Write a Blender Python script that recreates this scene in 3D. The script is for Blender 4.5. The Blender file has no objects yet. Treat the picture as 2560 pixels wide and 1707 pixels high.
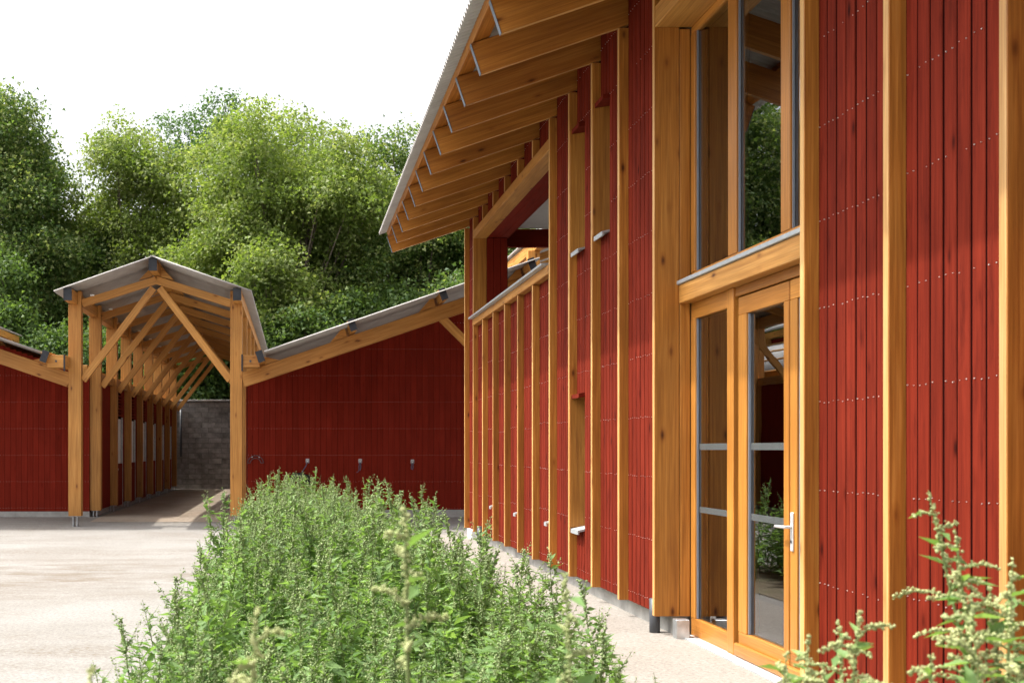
import bpy, math, random
import numpy as np
from mathutils import Vector, Matrix

random.seed(7)
RNG = np.random.default_rng(11)
SC = bpy.context.scene
COL = SC.collection
R = math.radians

# ------------------------------------------------------------------ camera, light, exposure
F = 2880.0                      # focal length in pixels of the 2560 px wide picture
cam_d = bpy.data.cameras.new('camera')
cam = bpy.data.objects.new('camera', cam_d)
COL.objects.link(cam)
cam.location = (0, 0, 1.6)
cam.rotation_euler = (R(90), 0, 0)
cam_d.sensor_width = 36
cam_d.lens = F / 2560 * 36
cam_d.shift_x = (1280 - 737) / 2560
cam_d.shift_y = (1121 - 853.5) / 2560
cam_d.clip_start = 0.05
cam_d.clip_end = 2000
cam_d.dof.use_dof = True
cam_d.dof.focus_distance = 13
cam_d.dof.aperture_fstop = 7
SC.camera = cam

SUN = Vector((-1.0, 0.03, 1.8)).normalized()
world = bpy.data.worlds.new('World')
SC.world = world
world.use_nodes = True
wn = world.node_tree
bg = wn.nodes['Background']
sky = wn.nodes.new('ShaderNodeTexSky')
sky.sky_type = 'NISHITA'
sky.sun_disc = False
sky.sun_elevation = math.asin(SUN.z)
sky.sun_rotation = math.atan2(SUN.x, SUN.y)
sky.altitude = 50
sky.air_density = 1.0
sky.dust_density = 7.0
sky.ozone_density = 1.0
hsv = wn.nodes.new('ShaderNodeHueSaturation')
hsv.inputs['Saturation'].default_value = 0.15
wn.links.new(sky.outputs[0], hsv.inputs['Color'])
wn.links.new(hsv.outputs[0], bg.inputs['Color'])
bg.inputs['Strength'].default_value = 0.15
sun_d = bpy.data.lights.new('sun', 'SUN')
sun_d.energy = 2.0
sun_d.angle = R(0.6)
sun_d.color = (1.0, 0.95, 0.86)
sun = bpy.data.objects.new('sun', sun_d)
COL.objects.link(sun)
sun.rotation_euler = SUN.to_track_quat('Z', 'Y').to_euler()
sun.location = (-30, 5, 50)
SC.view_settings.view_transform = 'Standard'
SC.view_settings.look = 'None'
SC.view_settings.exposure = 1.43
SC.view_settings.gamma = 1
SC.view_settings.use_curve_mapping = False
SC.render.engine = 'CYCLES'
SC.cycles.max_bounces = 8
SC.cycles.transparent_max_bounces = 12
SC.cycles.use_denoising = True

# ------------------------------------------------------------------ helpers
WM = {}                          # world matrices of everything placed


def link(o, W, parent=None):
    COL.objects.link(o)
    WM[o.name] = W
    if parent is not None:
        o.parent = parent
        o.matrix_basis = WM[parent.name].inverted() @ W
    else:
        o.matrix_basis = W
    return o


def tag(o, label=None, cat=None, group=None, kind=None):
    if label: o['label'] = label
    if cat: o['category'] = cat
    if group: o['group'] = group
    if kind: o['kind'] = kind
    return o


def thing(name, loc, label, cat, group=None):
    o = bpy.data.objects.new(name, None)
    o.empty_display_size = 0.3
    link(o, Matrix.Translation(loc))
    return tag(o, label, cat, group)


def mesh_np(name, V, Fc, mats, midx=None, smooth=False):
    """fast mesh from arrays: V (n,3), Fc (m,3) or (m,4)"""
    V = np.asarray(V, dtype=np.float32)
    Fc = np.asarray(Fc, dtype=np.int32)
    m = bpy.data.meshes.new(name)
    k = Fc.shape[1]
    m.vertices.add(len(V))
    m.vertices.foreach_set('co', V.ravel())
    m.loops.add(Fc.size)
    m.loops.foreach_set('vertex_index', Fc.ravel())
    m.polygons.add(len(Fc))
    m.polygons.foreach_set('loop_start', np.arange(0, Fc.size, k, dtype=np.int32))
    if midx is not None:
        m.polygons.foreach_set('material_index', np.asarray(midx, dtype=np.int32))
    if smooth:
        m.polygons.foreach_set('use_smooth', np.ones(len(Fc), dtype=bool))
    for mm in mats:
        m.materials.append(mm)
    m.update(calc_edges=True)
    return m


def obj_np(name, V, Fc, mats, parent=None, midx=None, smooth=False, origin=None):
    P = Vector(origin) if origin is not None else (WM[parent.name].translation if parent else Vector((0, 0, 0)))
    m = mesh_np(name, np.asarray(V) - np.array(P), Fc, mats, midx, smooth)
    return link(bpy.data.objects.new(name, m), Matrix.Translation(P), parent)


def chamfer_box(lx, ly, lz, c):
    """vertices and faces of a box with chamfered edges, centred"""
    h = np.array([lx, ly, lz]) / 2
    c = min(c, 0.3 * min(lx, ly, lz))
    V, idx = [], {}
    for sx in (-1, 1):
        for sy in (-1, 1):
            for sz in (-1, 1):
                s = np.array([sx, sy, sz])
                for a in range(3):
                    p = s * (h - c)
                    p[a] = s[a] * h[a]
                    idx[(sx, sy, sz, a)] = len(V)
                    V.append(p)
    Fc = []
    for a in range(3):
        b, d = (a + 1) % 3, (a + 2) % 3
        for s in (-1, 1):
            q = []
            for (u, w) in ((-1, -1), (1, -1), (1, 1), (-1, 1)):
                k = [0, 0, 0]; k[a] = s; k[b] = u; k[d] = w
                q.append(idx[(*k, a)])
            Fc.append(q if s > 0 else q[::-1])
    for a in range(3):             # edges along axis a
        b, d = (a + 1) % 3, (a + 2) % 3
        for u in (-1, 1):
            for w in (-1, 1):
                k0 = [0, 0, 0]; k0[a] = -1; k0[b] = u; k0[d] = w
                k1 = list(k0); k1[a] = 1
                q = [idx[(*k0, b)], idx[(*k1, b)], idx[(*k1, d)], idx[(*k0, d)]]
                Fc.append(q[::-1] if u * w > 0 else q)
    for sx in (-1, 1):
        for sy in (-1, 1):
            for sz in (-1, 1):
                q = [idx[(sx, sy, sz, 0)], idx[(sx, sy, sz, 1)], idx[(sx, sy, sz, 2)]]
                Fc.append(q if sx * sy * sz > 0 else q[::-1])
    return [tuple(v) for v in V], [tuple(f) for f in Fc]


CACHE = {}


def box_mesh(name, lx, ly, lz, c, mat, edge=None):
    key = (name, round(lx, 4), round(ly, 4), round(lz, 4), c, mat.name, edge)
    if key not in CACHE:
        V, Fc = chamfer_box(lx, ly, lz, c)
        m = bpy.data.meshes.new(name)
        m.from_pydata(V, [], Fc)
        m.materials.append(mat)
        m.update()
        if edge:                   # one paler narrow face: light-stained on posts, ground bounce painted in on rafters
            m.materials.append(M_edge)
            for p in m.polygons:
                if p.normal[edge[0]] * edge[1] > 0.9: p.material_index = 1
        CACHE[key] = m
    return CACHE[key]


def beam(name, a, b, w, h, mat, parent, up=(0, 0, 1), c=0.004, edge=None):
    """straight timber from a to b, grain along its length; w across, h towards up"""
    a, b = Vector(a), Vector(b)
    x = (b - a).normalized()
    z = Vector(up) - Vector(up).dot(x) * x
    z.normalize()
    y = z.cross(x)
    M = Matrix((x, y, z)).transposed().to_4x4()
    M.translation = (a + b) / 2
    m = box_mesh(name, (b - a).length, w, h, c, mat, edge)
    return link(bpy.data.objects.new(name, m), M, parent)


def box(name, x0, x1, y0, y1, z0, z1, mat, parent, axis='z', c=0.004, edge=None):
    cx, cy, cz = (x0 + x1) / 2, (y0 + y1) / 2, (z0 + z1) / 2
    if axis == 'z':
        return beam(name, (cx, cy, z0), (cx, cy, z1), x1 - x0, y1 - y0, mat, parent, up=(0, 1, 0), c=c, edge=edge)
    if axis == 'y':
        return beam(name, (cx, y0, cz), (cx, y1, cz), x1 - x0, z1 - z0, mat, parent, c=c)
    return beam(name, (x0, cy, cz), (x1, cy, cz), y1 - y0, z1 - z0, mat, parent, c=c)


def prism(name, pts, y0, y1, mat, parent):
    """polygon in the x-z plane pushed from y0 to y1"""
    n = len(pts)
    V = [(x, y0, z) for x, z in pts] + [(x, y1, z) for x, z in pts]
    area = sum(pts[i][0] * pts[(i + 1) % n][1] - pts[(i + 1) % n][0] * pts[i][1] for i in range(n))
    f = list(range(n))
    Fc = [tuple(f), tuple(i + n for i in f[::-1])] + [((i + 1) % n, i, i + n, (i + 1) % n + n) for i in range(n)]
    if area < 0:
        Fc = [t[::-1] for t in Fc]
    P = WM[parent.name].translation
    m = bpy.data.meshes.new(name)
    m.from_pydata([(v[0] - P.x, v[1] - P.y, v[2] - P.z) for v in V], [], Fc)
    m.materials.append(mat)
    m.update()
    return link(bpy.data.objects.new(name, m), Matrix.Translation(P), parent)


def tube_arrays(pts, rad, n=6):
    """tapered tube through pts"""
    pts = [Vector(p) for p in pts]
    V, Fc = [], []
    for i, p in enumerate(pts):
        d = (pts[min(i + 1, len(pts) - 1)] - pts[max(i - 1, 0)]).normalized()
        u = d.cross(Vector((0.31, 0.95, 0.1)))
        u.normalize()
        v = d.cross(u)
        for k in range(n):
            t = 2 * math.pi * k / n
            V.append(tuple(p + rad[i] * (math.cos(t) * u + math.sin(t) * v)))
    for i in range(len(pts) - 1):
        for k in range(n):
            a, b = i * n + k, i * n + (k + 1) % n
            Fc.append((a, b, b + n, a + n))
    return V, Fc


def tube(name, pts, rad, mat, parent=None, n=10, caps=True, W=None):
    if not isinstance(rad, (list, tuple)): rad = [rad] * len(pts)
    V, Fc = tube_arrays(pts, rad, n)
    if caps:
        Fc = Fc + [tuple(range(n))[::-1], tuple(range(len(V) - n, len(V)))]
    P = WM[parent.name].translation if parent else Vector((0, 0, 0))
    m = bpy.data.meshes.new(name)
    m.from_pydata([tuple(Vector(v) - P) for v in V], [], Fc)
    for p in m.polygons: p.use_smooth = len(p.vertices) == 4
    m.materials.append(mat)
    m.update()
    return link(bpy.data.objects.new(name, m), Matrix.Translation(P), parent)


def corrugated(name, lo, hi, y0, y1, mat, parent, period=0.095, amp=0.018, th=0.008):
    """corrugated sheet: lo and hi are (x, z) of the two slope ends, waves follow y"""
    lo, hi = np.array(lo), np.array(hi)
    d = (hi - lo) / np.linalg.norm(hi - lo)
    nrm = np.array([-d[1], d[0]])
    if nrm[1] < 0: nrm = -nrm
    seg = 8
    n = int((y1 - y0) / period * seg)
    ys = np.linspace(y0, y1, n + 1)
    wv = amp * np.sin(2 * np.pi * (ys - y0) / period)
    rows = []
    for p in (lo, hi):
        for off in (0.0, th):
            rows.append(np.stack([p[0] + nrm[0] * (wv + off), ys, p[1] + nrm[1] * (wv + off)], 1))
    V = np.concatenate(rows)       # 0 lo-under 1 lo-top 2 hi-under 3 hi-top
    k = n + 1
    i = np.arange(n)
    q = lambda a, b: np.stack([a * k + i, a * k + i + 1, b * k + i + 1, b * k + i], 1)
    Fc = np.concatenate([q(1, 3), q(2, 0), q(0, 1), q(3, 2), [[0, k, 3 * k, 2 * k]], [[n, 2 * k + n, 3 * k + n, k + n]]])
    if hi[0] > lo[0]:
        Fc = Fc[:, ::-1]
    return obj_np(name, V, Fc, [mat], parent, smooth=False)


# ------------------------------------------------------------------ materials
def nodes(name):
    m = bpy.data.materials.new(name)
    m.use_nodes = True
    nt = m.node_tree
    return m, nt, nt.nodes['Principled BSDF']


def nd(nt, t, **kw):
    n = nt.nodes.new(t)
    for k, v in kw.items():
        if k in n.inputs: n.inputs[k].default_value = v
        else: setattr(n, k, v)
    return n


def ramp(nt, fac, stops):
    r = nt.nodes.new('ShaderNodeValToRGB')
    e = r.color_ramp.elements
    while len(e) < len(stops): e.new(0.5)
    for k, (p, c) in enumerate(stops):
        e[k].position = p
        e[k].color = (*c, 1)
    nt.links.new(fac, r.inputs[0])
    return r


def mixc(nt, fac, a, b, mode='MIX'):
    n = nt.nodes.new('ShaderNodeMix')
    n.data_type = 'RGBA'
    n.blend_type = mode
    for s, v in ((0, fac), (6, a), (7, b)):
        if isinstance(v, bpy.types.NodeSocket): nt.links.new(v, n.inputs[s])
        elif isinstance(v, tuple): n.inputs[s].default_value = (*v, 1)
        else: n.inputs[s].default_value = v
    return n.outputs[2]


def local_coords(nt, scale, spread=40):
    tc = nd(nt, 'ShaderNodeTexCoord')
    oi = nd(nt, 'ShaderNodeObjectInfo')
    ml = nd(nt, 'ShaderNodeMath', operation='MULTIPLY')
    ml.inputs[1].default_value = spread
    nt.links.new(oi.outputs['Random'], ml.inputs[0])
    ad = nd(nt, 'ShaderNodeVectorMath', operation='ADD')
    nt.links.new(tc.outputs['Object'], ad.inputs[0])
    nt.links.new(ml.outputs[0], ad.inputs[1])
    mp = nd(nt, 'ShaderNodeMapping')
    mp.inputs['Scale'].default_value = scale
    nt.links.new(ad.outputs[0], mp.inputs[0])
    return ad.outputs[0], mp.outputs[0], oi.outputs['Random']


def wood(name, c0, c1, c2, rough=0.5, knots=1.0, spec=0.35, tone=1.0, grain=1.0, blotch=0.0):
    """stained softwood, grain along local x"""
    m, nt, p = nodes(name)
    L = nt.links.new
    raw, st, rnd = local_coords(nt, (0.7, 16, 16))
    n1 = nd(nt, 'ShaderNodeTexNoise', Scale=1.6, Detail=5.0, Roughness=0.6, Distortion=0.5)
    L(st, n1.inputs['Vector'])
    r = ramp(nt, n1.outputs[0], [(0.3, c0), (0.52, c1), (0.75, c2)])
    mp2 = nd(nt, 'ShaderNodeMapping')
    mp2.inputs['Scale'].default_value = (1.3, 60, 60)
    L(raw, mp2.inputs[0])
    n2 = nd(nt, 'ShaderNodeTexNoise', Scale=1.5, Detail=3.0)
    L(mp2.outputs[0], n2.inputs['Vector'])
    g = ramp(nt, n2.outputs[0], [(0.3, (0.76, 0.7, 0.64)), (0.7, (1.1, 1.1, 1.1))])
    col = mixc(nt, grain, r.outputs[0], g.outputs[0], 'MULTIPLY')
    # knots
    mp3 = nd(nt, 'ShaderNodeMapping')
    mp3.inputs['Scale'].default_value = (2.6, 6.5, 6.5)
    L(raw, mp3.inputs[0])
    vo = nd(nt, 'ShaderNodeTexVoronoi', Scale=0.85)
    L(mp3.outputs[0], vo.inputs['Vector'])
    kn = ramp(nt, vo.outputs['Distance'], [(0.03, (0.22, 0.14, 0.09)), (0.07, (0.5, 0.4, 0.3)), (0.12, (0.86, 0.8, 0.74)), (0.2, (1, 1, 1))])
    col = mixc(nt, knots, col, kn.outputs[0], 'MULTIPLY')
    if blotch:                     # uneven stain: darker drags along the board
        mb = nd(nt, 'ShaderNodeMapping')
        mb.inputs['Scale'].default_value = (2.2, 11, 11)
        L(raw, mb.inputs[0])
        nb_ = nd(nt, 'ShaderNodeTexNoise', Scale=1.0, Detail=4.0, Roughness=0.7)
        L(mb.outputs[0], nb_.inputs['Vector'])
        rb = ramp(nt, nb_.outputs[0], [(0.28, (0.6, 0.55, 0.55)), (0.45, (0.95, 0.95, 0.95)), (0.75, (1.1, 1.12, 1.1))])
        col = mixc(nt, blotch, col, rb.outputs[0], 'MULTIPLY')
    # tone from piece to piece and big soft blotches
    n3 = nd(nt, 'ShaderNodeTexNoise', Scale=1.1, Detail=2.0)
    L(raw, n3.inputs['Vector'])
    t3 = ramp(nt, n3.outputs[0], [(0.3, (0.86, 0.84, 0.8)), (0.7, (1.1, 1.08, 1.05))])
    col = mixc(nt, 1.0, col, t3.outputs[0], 'MULTIPLY')
    tr = ramp(nt, rnd, [(0.0, (0.82, 0.78, 0.74)), (0.5, (1, 1, 1)), (1.0, (1.1, 1.14, 1.16))])
    col = mixc(nt, tone, col, tr.outputs[0], 'MULTIPLY')
    L(col, p.inputs['Base Color'])
    p.inputs['Roughness'].default_value = rough
    p.inputs['Specular IOR Level'].default_value = spec
    b = nd(nt, 'ShaderNodeBump', Strength=0.25, Distance=0.004)
    L(n2.outputs[0], b.inputs['Height'])
    L(b.outputs[0], p.inputs['Normal'])
    return m


M_wood = wood('amber_stained_wood', (0.33, 0.125, 0.02), (0.44, 0.18, 0.03), (0.54, 0.25, 0.055))
M_wood2 = wood('light_amber_wood', (0.42, 0.19, 0.042), (0.51, 0.25, 0.062), (0.6, 0.32, 0.095), knots=1.0)
M_joinery = wood('varnished_joinery_wood', (0.42, 0.175, 0.032), (0.48, 0.205, 0.04), (0.53, 0.235, 0.05), rough=0.35, knots=0.0)
M_edge = wood('pale_edge_and_bounce', (0.50, 0.27, 0.085), (0.60, 0.355, 0.135), (0.68, 0.44, 0.20), knots=0.6)  # pale post faces; on rafter undersides the colour stands for bounced light
M_red = wood('red_stained_boards', (0.12, 0.0115, 0.005), (0.162, 0.0175, 0.0075), (0.195, 0.0235, 0.011), rough=0.8, knots=1.0, spec=0.08, grain=0.6, blotch=1.0)
M_red_barn = wood('dark_red_boards', (0.165, 0.0145, 0.007), (0.188, 0.0175, 0.0085), (0.21, 0.0205, 0.0105), rough=0.8, knots=0.3, spec=0.08, tone=0.35, grain=0.4)


def plain(name, col, rough=0.6, metal=0.0, var=0.12, scale=6.0, bump=0.0, tone=0.0, spec=0.5):
    m, nt, p = nodes(name)
    L = nt.links.new
    raw, st, rnd = local_coords(nt, (1, 1, 1))
    n = nd(nt, 'ShaderNodeTexNoise', Scale=scale, Detail=6.0, Roughness=0.65)
    L(raw, n.inputs['Vector'])
    lo = tuple(c * (1 - var * 1.6) for c in col)
    hi = tuple(min(1, c * (1 + var)) for c in col)
    r = ramp(nt, n.outputs[0], [(0.3, lo), (0.7, hi)])
    tr = ramp(nt, rnd, [(0.0, (1 - tone,) * 3), (1.0, (1 + tone,) * 3)])
    L(mixc(nt, 1.0, r.outputs[0], tr.outputs[0], 'MULTIPLY'), p.inputs['Base Color'])
    p.inputs['Roughness'].default_value = rough
    p.inputs['Metallic'].default_value = metal
    p.inputs['Specular IOR Level'].default_value = spec
    if bump:
        b = nd(nt, 'ShaderNodeBump', Strength=bump, Distance=0.01)
        L(n.outputs[0], b.inputs['Height'])
        L(b.outputs[0], p.inputs['Normal'])
    return m


M_conc = plain('concrete', (0.36, 0.35, 0.33), 0.85, var=0.22, scale=4, bump=0.3)
M_block = plain('concrete_block', (0.3, 0.28, 0.26), 0.9, var=0.35, scale=3, bump=0.4, tone=0.13)
M_mortar = plain('mortar', (0.13, 0.12, 0.115), 0.95, var=0.15)
M_steel = plain('galvanised_steel', (0.5, 0.52, 0.54), 0.4, 0.85, var=0.15, scale=12)
M_zinc = plain('grey_flashing', (0.42, 0.45, 0.47), 0.45, 0.3, var=0.06)
M_cap = plain('slate_blue_cap', (0.12, 0.14, 0.17), 0.6, 0.0, var=0.1)
M_black = plain('black_bitumen_cap', (0.022, 0.024, 0.03), 0.75, var=0.3, scale=10)
M_sheet = plain('fibre_cement_sheet', (0.37, 0.35, 0.33), 0.8, var=0.1, scale=3)
M_dark = plain('dark_membrane', (0.012, 0.003, 0.003), 1.0, var=0.1, spec=0.0)
M_white = plain('white_paint', (0.75, 0.75, 0.73), 0.7, var=0.04)
M_pipe = plain('dark_grey_pipe', (0.06, 0.065, 0.075), 0.45, var=0.1)
M_bark = plain('bark', (0.13, 0.105, 0.08), 0.95, var=0.35, scale=9, bump=0.5)
M_alu = plain('brushed_aluminium', (0.68, 0.68, 0.69), 0.35, 0.35, var=0.04)
M_leather = plain('black_leather', (0.012, 0.011, 0.011), 0.45, var=0.2)
M_rope = plain('blue_grey_rope', (0.12, 0.14, 0.2), 0.9, var=0.2, scale=40)
M_room = plain('pale_room_wall', (0.34, 0.31, 0.27), 0.8, var=0.15)
M_nail = plain('bright_nail', (0.72, 0.68, 0.66), 0.4, 0.3, var=0.05)
M_gasket = plain('grey_gasket', (0.22, 0.24, 0.28), 0.4, 0.2, var=0.05)


def glass_mat():
    m, nt, p = nodes('window_glass')
    L = nt.links.new
    nt.nodes.remove(p)
    tr = nd(nt, 'ShaderNodeBsdfTransparent')
    tr.inputs[0].default_value = (0.8, 0.86, 0.84, 1)
    gl = nd(nt, 'ShaderNodeBsdfGlossy')
    gl.inputs['Roughness'].default_value = 0.0
    gl.inputs['Color'].default_value = (0.95, 0.97, 1, 1)
    fr = nd(nt, 'ShaderNodeFresnel')
    fr.inputs[0].default_value = 3.2
    n = nd(nt, 'ShaderNodeTexNoise', Scale=2.0, Detail=1.0)
    tc = nd(nt, 'ShaderNodeTexCoord')
    L(tc.outputs['Object'], n.inputs['Vector'])
    b = nd(nt, 'ShaderNodeBump', Strength=0.02, Distance=0.02)
    L(n.outputs[0], b.inputs['Height'])
    L(b.outputs[0], gl.inputs['Normal'])
    mx = nd(nt, 'ShaderNodeMixShader')
    L(fr.outputs[0], mx.inputs[0])
    L(tr.outputs[0], mx.inputs[1])
    L(gl.outputs[0], mx.inputs[2])
    L(mx.outputs[0], nt.nodes['Material Output'].inputs[0])
    return m


M_glass = glass_mat()


def strip_mat():
    m, nt, p = nodes('striped_safety_film')
    L = nt.links.new
    tc = nd(nt, 'ShaderNodeTexCoord')
    w = nd(nt, 'ShaderNodeTexWave', Scale=16.0)
    L(tc.outputs['Object'], w.inputs['Vector'])
    r = ramp(nt, w.outputs['Fac'], [(0.45, (0.25, 0.25, 0.25)), (0.55, (0.7, 0.7, 0.7))])
    p.inputs['Base Color'].default_value = (0.13, 0.14, 0.14, 1)
    p.inputs['Roughness'].default_value = 0.6
    L(r.outputs[0], p.inputs['Alpha'])
    return m


M_strip = strip_mat()


def leaf_mat(name, a, b, trans=0.35, rough=0.55, clump=0.5):
    m, nt, p = nodes(name)
    L = nt.links.new
    g = nd(nt, 'ShaderNodeNewGeometry')
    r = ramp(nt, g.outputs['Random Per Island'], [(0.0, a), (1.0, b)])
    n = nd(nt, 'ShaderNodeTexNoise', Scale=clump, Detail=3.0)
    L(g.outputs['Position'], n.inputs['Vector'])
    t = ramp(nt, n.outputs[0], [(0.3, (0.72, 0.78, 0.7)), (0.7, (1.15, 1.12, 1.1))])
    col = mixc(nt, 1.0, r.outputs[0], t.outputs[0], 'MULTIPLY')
    L(col, p.inputs['Base Color'])
    p.inputs['Roughness'].default_value = rough
    p.inputs['Specular IOR Level'].default_value = 0.3
    tl = nd(nt, 'ShaderNodeBsdfTranslucent')
    c2 = mixc(nt, 1.0, col, (1.25, 1.3, 0.6), 'MULTIPLY')
    L(c2, tl.inputs[0])
    mx = nd(nt, 'ShaderNodeMixShader')
    mx.inputs[0].default_value = trans
    L(p.outputs[0], mx.inputs[1])
    L(tl.outputs[0], mx.inputs[2])
    L(mx.outputs[0], nt.nodes['Material Output'].inputs[0])
    return m


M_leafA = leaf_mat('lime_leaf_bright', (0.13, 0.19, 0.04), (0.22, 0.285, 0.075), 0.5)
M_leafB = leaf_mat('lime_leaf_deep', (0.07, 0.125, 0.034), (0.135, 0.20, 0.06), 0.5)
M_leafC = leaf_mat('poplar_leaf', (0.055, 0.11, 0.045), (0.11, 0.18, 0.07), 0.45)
M_blos = leaf_mat('lime_blossom', (0.23, 0.275, 0.10), (0.34, 0.38, 0.17), 0.45)
M_weed = leaf_mat('weed_leaf', (0.125, 0.215, 0.065), (0.235, 0.36, 0.135), 0.45, clump=1.5)
M_weedf = leaf_mat('weed_flower', (0.26, 0.34, 0.14), (0.40, 0.47, 0.25), 0.3, rough=0.8, clump=2.0)
M_weedn = leaf_mat('seed_beads', (0.33, 0.36, 0.15), (0.48, 0.50, 0.26), 0.2, rough=0.8, clump=3.0)
M_weeds = plain('weed_stem', (0.16, 0.21, 0.06), 0.6, var=0.3, scale=8)


def ground_mat(name, base, tint, dirt, grain=1.0, dirt_amt=1.0, dirt_scale=(0.25, 0.9, 1), smear=None):
    m, nt, p = nodes(name)
    L = nt.links.new
    tc = nd(nt, 'ShaderNodeTexCoord')
    n = nd(nt, 'ShaderNodeTexNoise', Scale=32.0, Detail=6.0, Roughness=0.85)
    L(tc.outputs['Object'], n.inputs['Vector'])
    r = ramp(nt, n.outputs[0], [(0.34, tuple(c * 0.62 for c in base)), (0.5, base), (0.68, tint)])
    vo = nd(nt, 'ShaderNodeTexVoronoi', Scale=55.0)
    L(tc.outputs['Object'], vo.inputs['Vector'])
    vr = ramp(nt, vo.outputs['Color'], [(0.0, (0.72, 0.7, 0.68)), (0.6, (1.03, 1.02, 1.0))])
    col = mixc(nt, 0.6 * grain, r.outputs[0], vr.outputs[0], 'MULTIPLY')
    big = nd(nt, 'ShaderNodeTexNoise', Scale=0.7, Detail=7.0, Roughness=0.62)
    L(tc.outputs['Object'], big.inputs['Vector'])
    br = ramp(nt, big.outputs[0], [(0.35, (0.88, 0.86, 0.84)), (0.6, (1.02, 1.02, 1.02))])
    col = mixc(nt, 1.0, col, br.outputs[0], 'MULTIPLY')
    # straw and earth dragged across the yard
    mp = nd(nt, 'ShaderNodeMapping')
    mp.inputs['Scale'].default_value = dirt_scale
    L(tc.outputs['Object'], mp.inputs[0])
    dn = nd(nt, 'ShaderNodeTexNoise', Scale=1.0, Detail=9.0, Roughness=0.7, Distortion=0.6)
    L(mp.outputs[0], dn.inputs['Vector'])
    dr = ramp(nt, dn.outputs[0], [(0.47, (0, 0, 0)), (0.64, (dirt_amt,) * 3)])
    fn = nd(nt, 'ShaderNodeTexNoise', Scale=14.0, Detail=6.0, Roughness=0.8)
    L(tc.outputs['Object'], fn.inputs['Vector'])
    fr = ramp(nt, fn.outputs[0], [(0.42, (0.0,) * 3), (0.64, (1,) * 3)])
    dm = mixc(nt, 1.0, dr.outputs[0], fr.outputs[0], 'MULTIPLY')
    sep = nd(nt, 'ShaderNodeSeparateColor')
    L(dm, sep.inputs[0])
    col = mixc(nt, sep.outputs[0], col, dirt)
    if smear:                      # earth trodden in by the horses, a patch of its own
        (sx, sy), (rx, ry) = smear
        m2 = nd(nt, 'ShaderNodeMapping')
        m2.inputs['Location'].default_value = (-sx / rx, -sy / ry, 0)
        m2.inputs['Scale'].default_value = (1 / rx, 1 / ry, 1)
        L(tc.outputs['Object'], m2.inputs[0])
        ln = nd(nt, 'ShaderNodeVectorMath', operation='LENGTH')
        L(m2.outputs[0], ln.inputs[0])
        g1 = ramp(nt, ln.outputs['Value'], [(0.25, (1, 1, 1)), (1.0, (0, 0, 0))])
        n5 = nd(nt, 'ShaderNodeTexNoise', Scale=1.6, Detail=9.0, Roughness=0.75)
        m5 = nd(nt, 'ShaderNodeMapping')
        m5.inputs['Scale'].default_value = (0.6, 1.6, 1)
        L(tc.outputs['Object'], m5.inputs[0])
        L(m5.outputs[0], n5.inputs['Vector'])
        g2 = ramp(nt, n5.outputs[0], [(0.42, (0, 0, 0)), (0.66, (0.85, 0.85, 0.85))])
        s2 = nd(nt, 'ShaderNodeSeparateColor')
        L(mixc(nt, 1.0, g1.outputs[0], g2.outputs[0], 'MULTIPLY'), s2.inputs[0])
        col = mixc(nt, s2.outputs[0], col, dirt)
    L(col, p.inputs['Base Color'])
    p.inputs['Roughness'].default_value = 0.95
    p.inputs['Specular IOR Level'].default_value = 0.15
    b = nd(nt, 'ShaderNodeBump', Strength=0.5, Distance=0.006)
    L(n.outputs[0], b.inputs['Height'])
    L(b.outputs[0], p.inputs['Normal'])
    return m


M_ground = ground_mat('pale_yard', (0.25, 0.24, 0.226), (0.30, 0.29, 0.275), (0.125, 0.092, 0.062), dirt_scale=(0.28, 0.75, 1), dirt_amt=0.8, smear=((-3.3, 14.6), (4.5, 3.2)))
M_path = ground_mat('washed_gravel_path', (0.285, 0.262, 0.235), (0.36, 0.34, 0.312), (0.26, 0.22, 0.18), grain=0.8, dirt_amt=0.3)
M_floor = ground_mat('dusty_floor', (0.34, 0.285, 0.23), (0.41, 0.355, 0.3), (0.18, 0.125, 0.085), dirt_scale=(0.6, 0.5, 1))
M_soil = ground_mat('bed_soil', (0.16, 0.13, 0.09), (0.2, 0.17, 0.12), (0.1, 0.12, 0.05))

# ------------------------------------------------------------------ ground
ZB = 0.076                       # level of the barn slab


def sheet(name, xs, yz, mat):
    V = [(x, y, z) for (y, z) in yz for x in xs]
    n = len(xs)
    Fc = [(j * n + i, j * n + i + 1, (j + 1) * n + i + 1, (j + 1) * n + i) for j in range(len(yz) - 1) for i in range(n - 1)]
    o = obj_np(name, V, Fc, [mat])
    return tag(o, kind='structure')


tag(sheet('ground', (-400, -40, -8, 0, 10, 400), ((-200, 0), (0, 0), (22.9, 0), (25.5, ZB), (60, ZB), (900, ZB)), M_ground),
    'pale gravel and concrete yard in front of the barns')
tag(sheet('path', (1.95, 3.3), ((-3, 0.004), (21.5, 0.004)), M_path), 'washed gravel path along the hall')
tag(sheet('walkway_floor', (-4.34, -1.3), ((24.4, 0.05), (25.5, ZB + 0.004), (43.2, ZB + 0.004)), M_floor), 'dusty floor under the covered walkway')
tag(sheet('planting_bed', (-0.5, 1.75), ((-1.5, 0.006), (15.8, 0.006)), M_soil), 'soil of the overgrown planting bed')

# ------------------------------------------------------------------ hall on the right
hall = thing('timber_hall', (3.2, 10, 0), 'tall red boarded timber hall with deep eaves and glazed door, right side', 'building')
XO, XC = 3.08, 3.165             # outer face of the posts, face of the boards
TH, PITCH = 0.06, 0.993
YF = lambda k: 9.925 if k == 11 else 20.93 - PITCH * k  # far face of post k
NP = 20
Z0 = 0.165                       # foot of posts and boards
SL = 0.337
raf = lambda x: 5.154 + SL * (x - 1.776)   # underside of the rafters
DN = Vector((SL, 0, -1)).normalized()
nails = []


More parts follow.
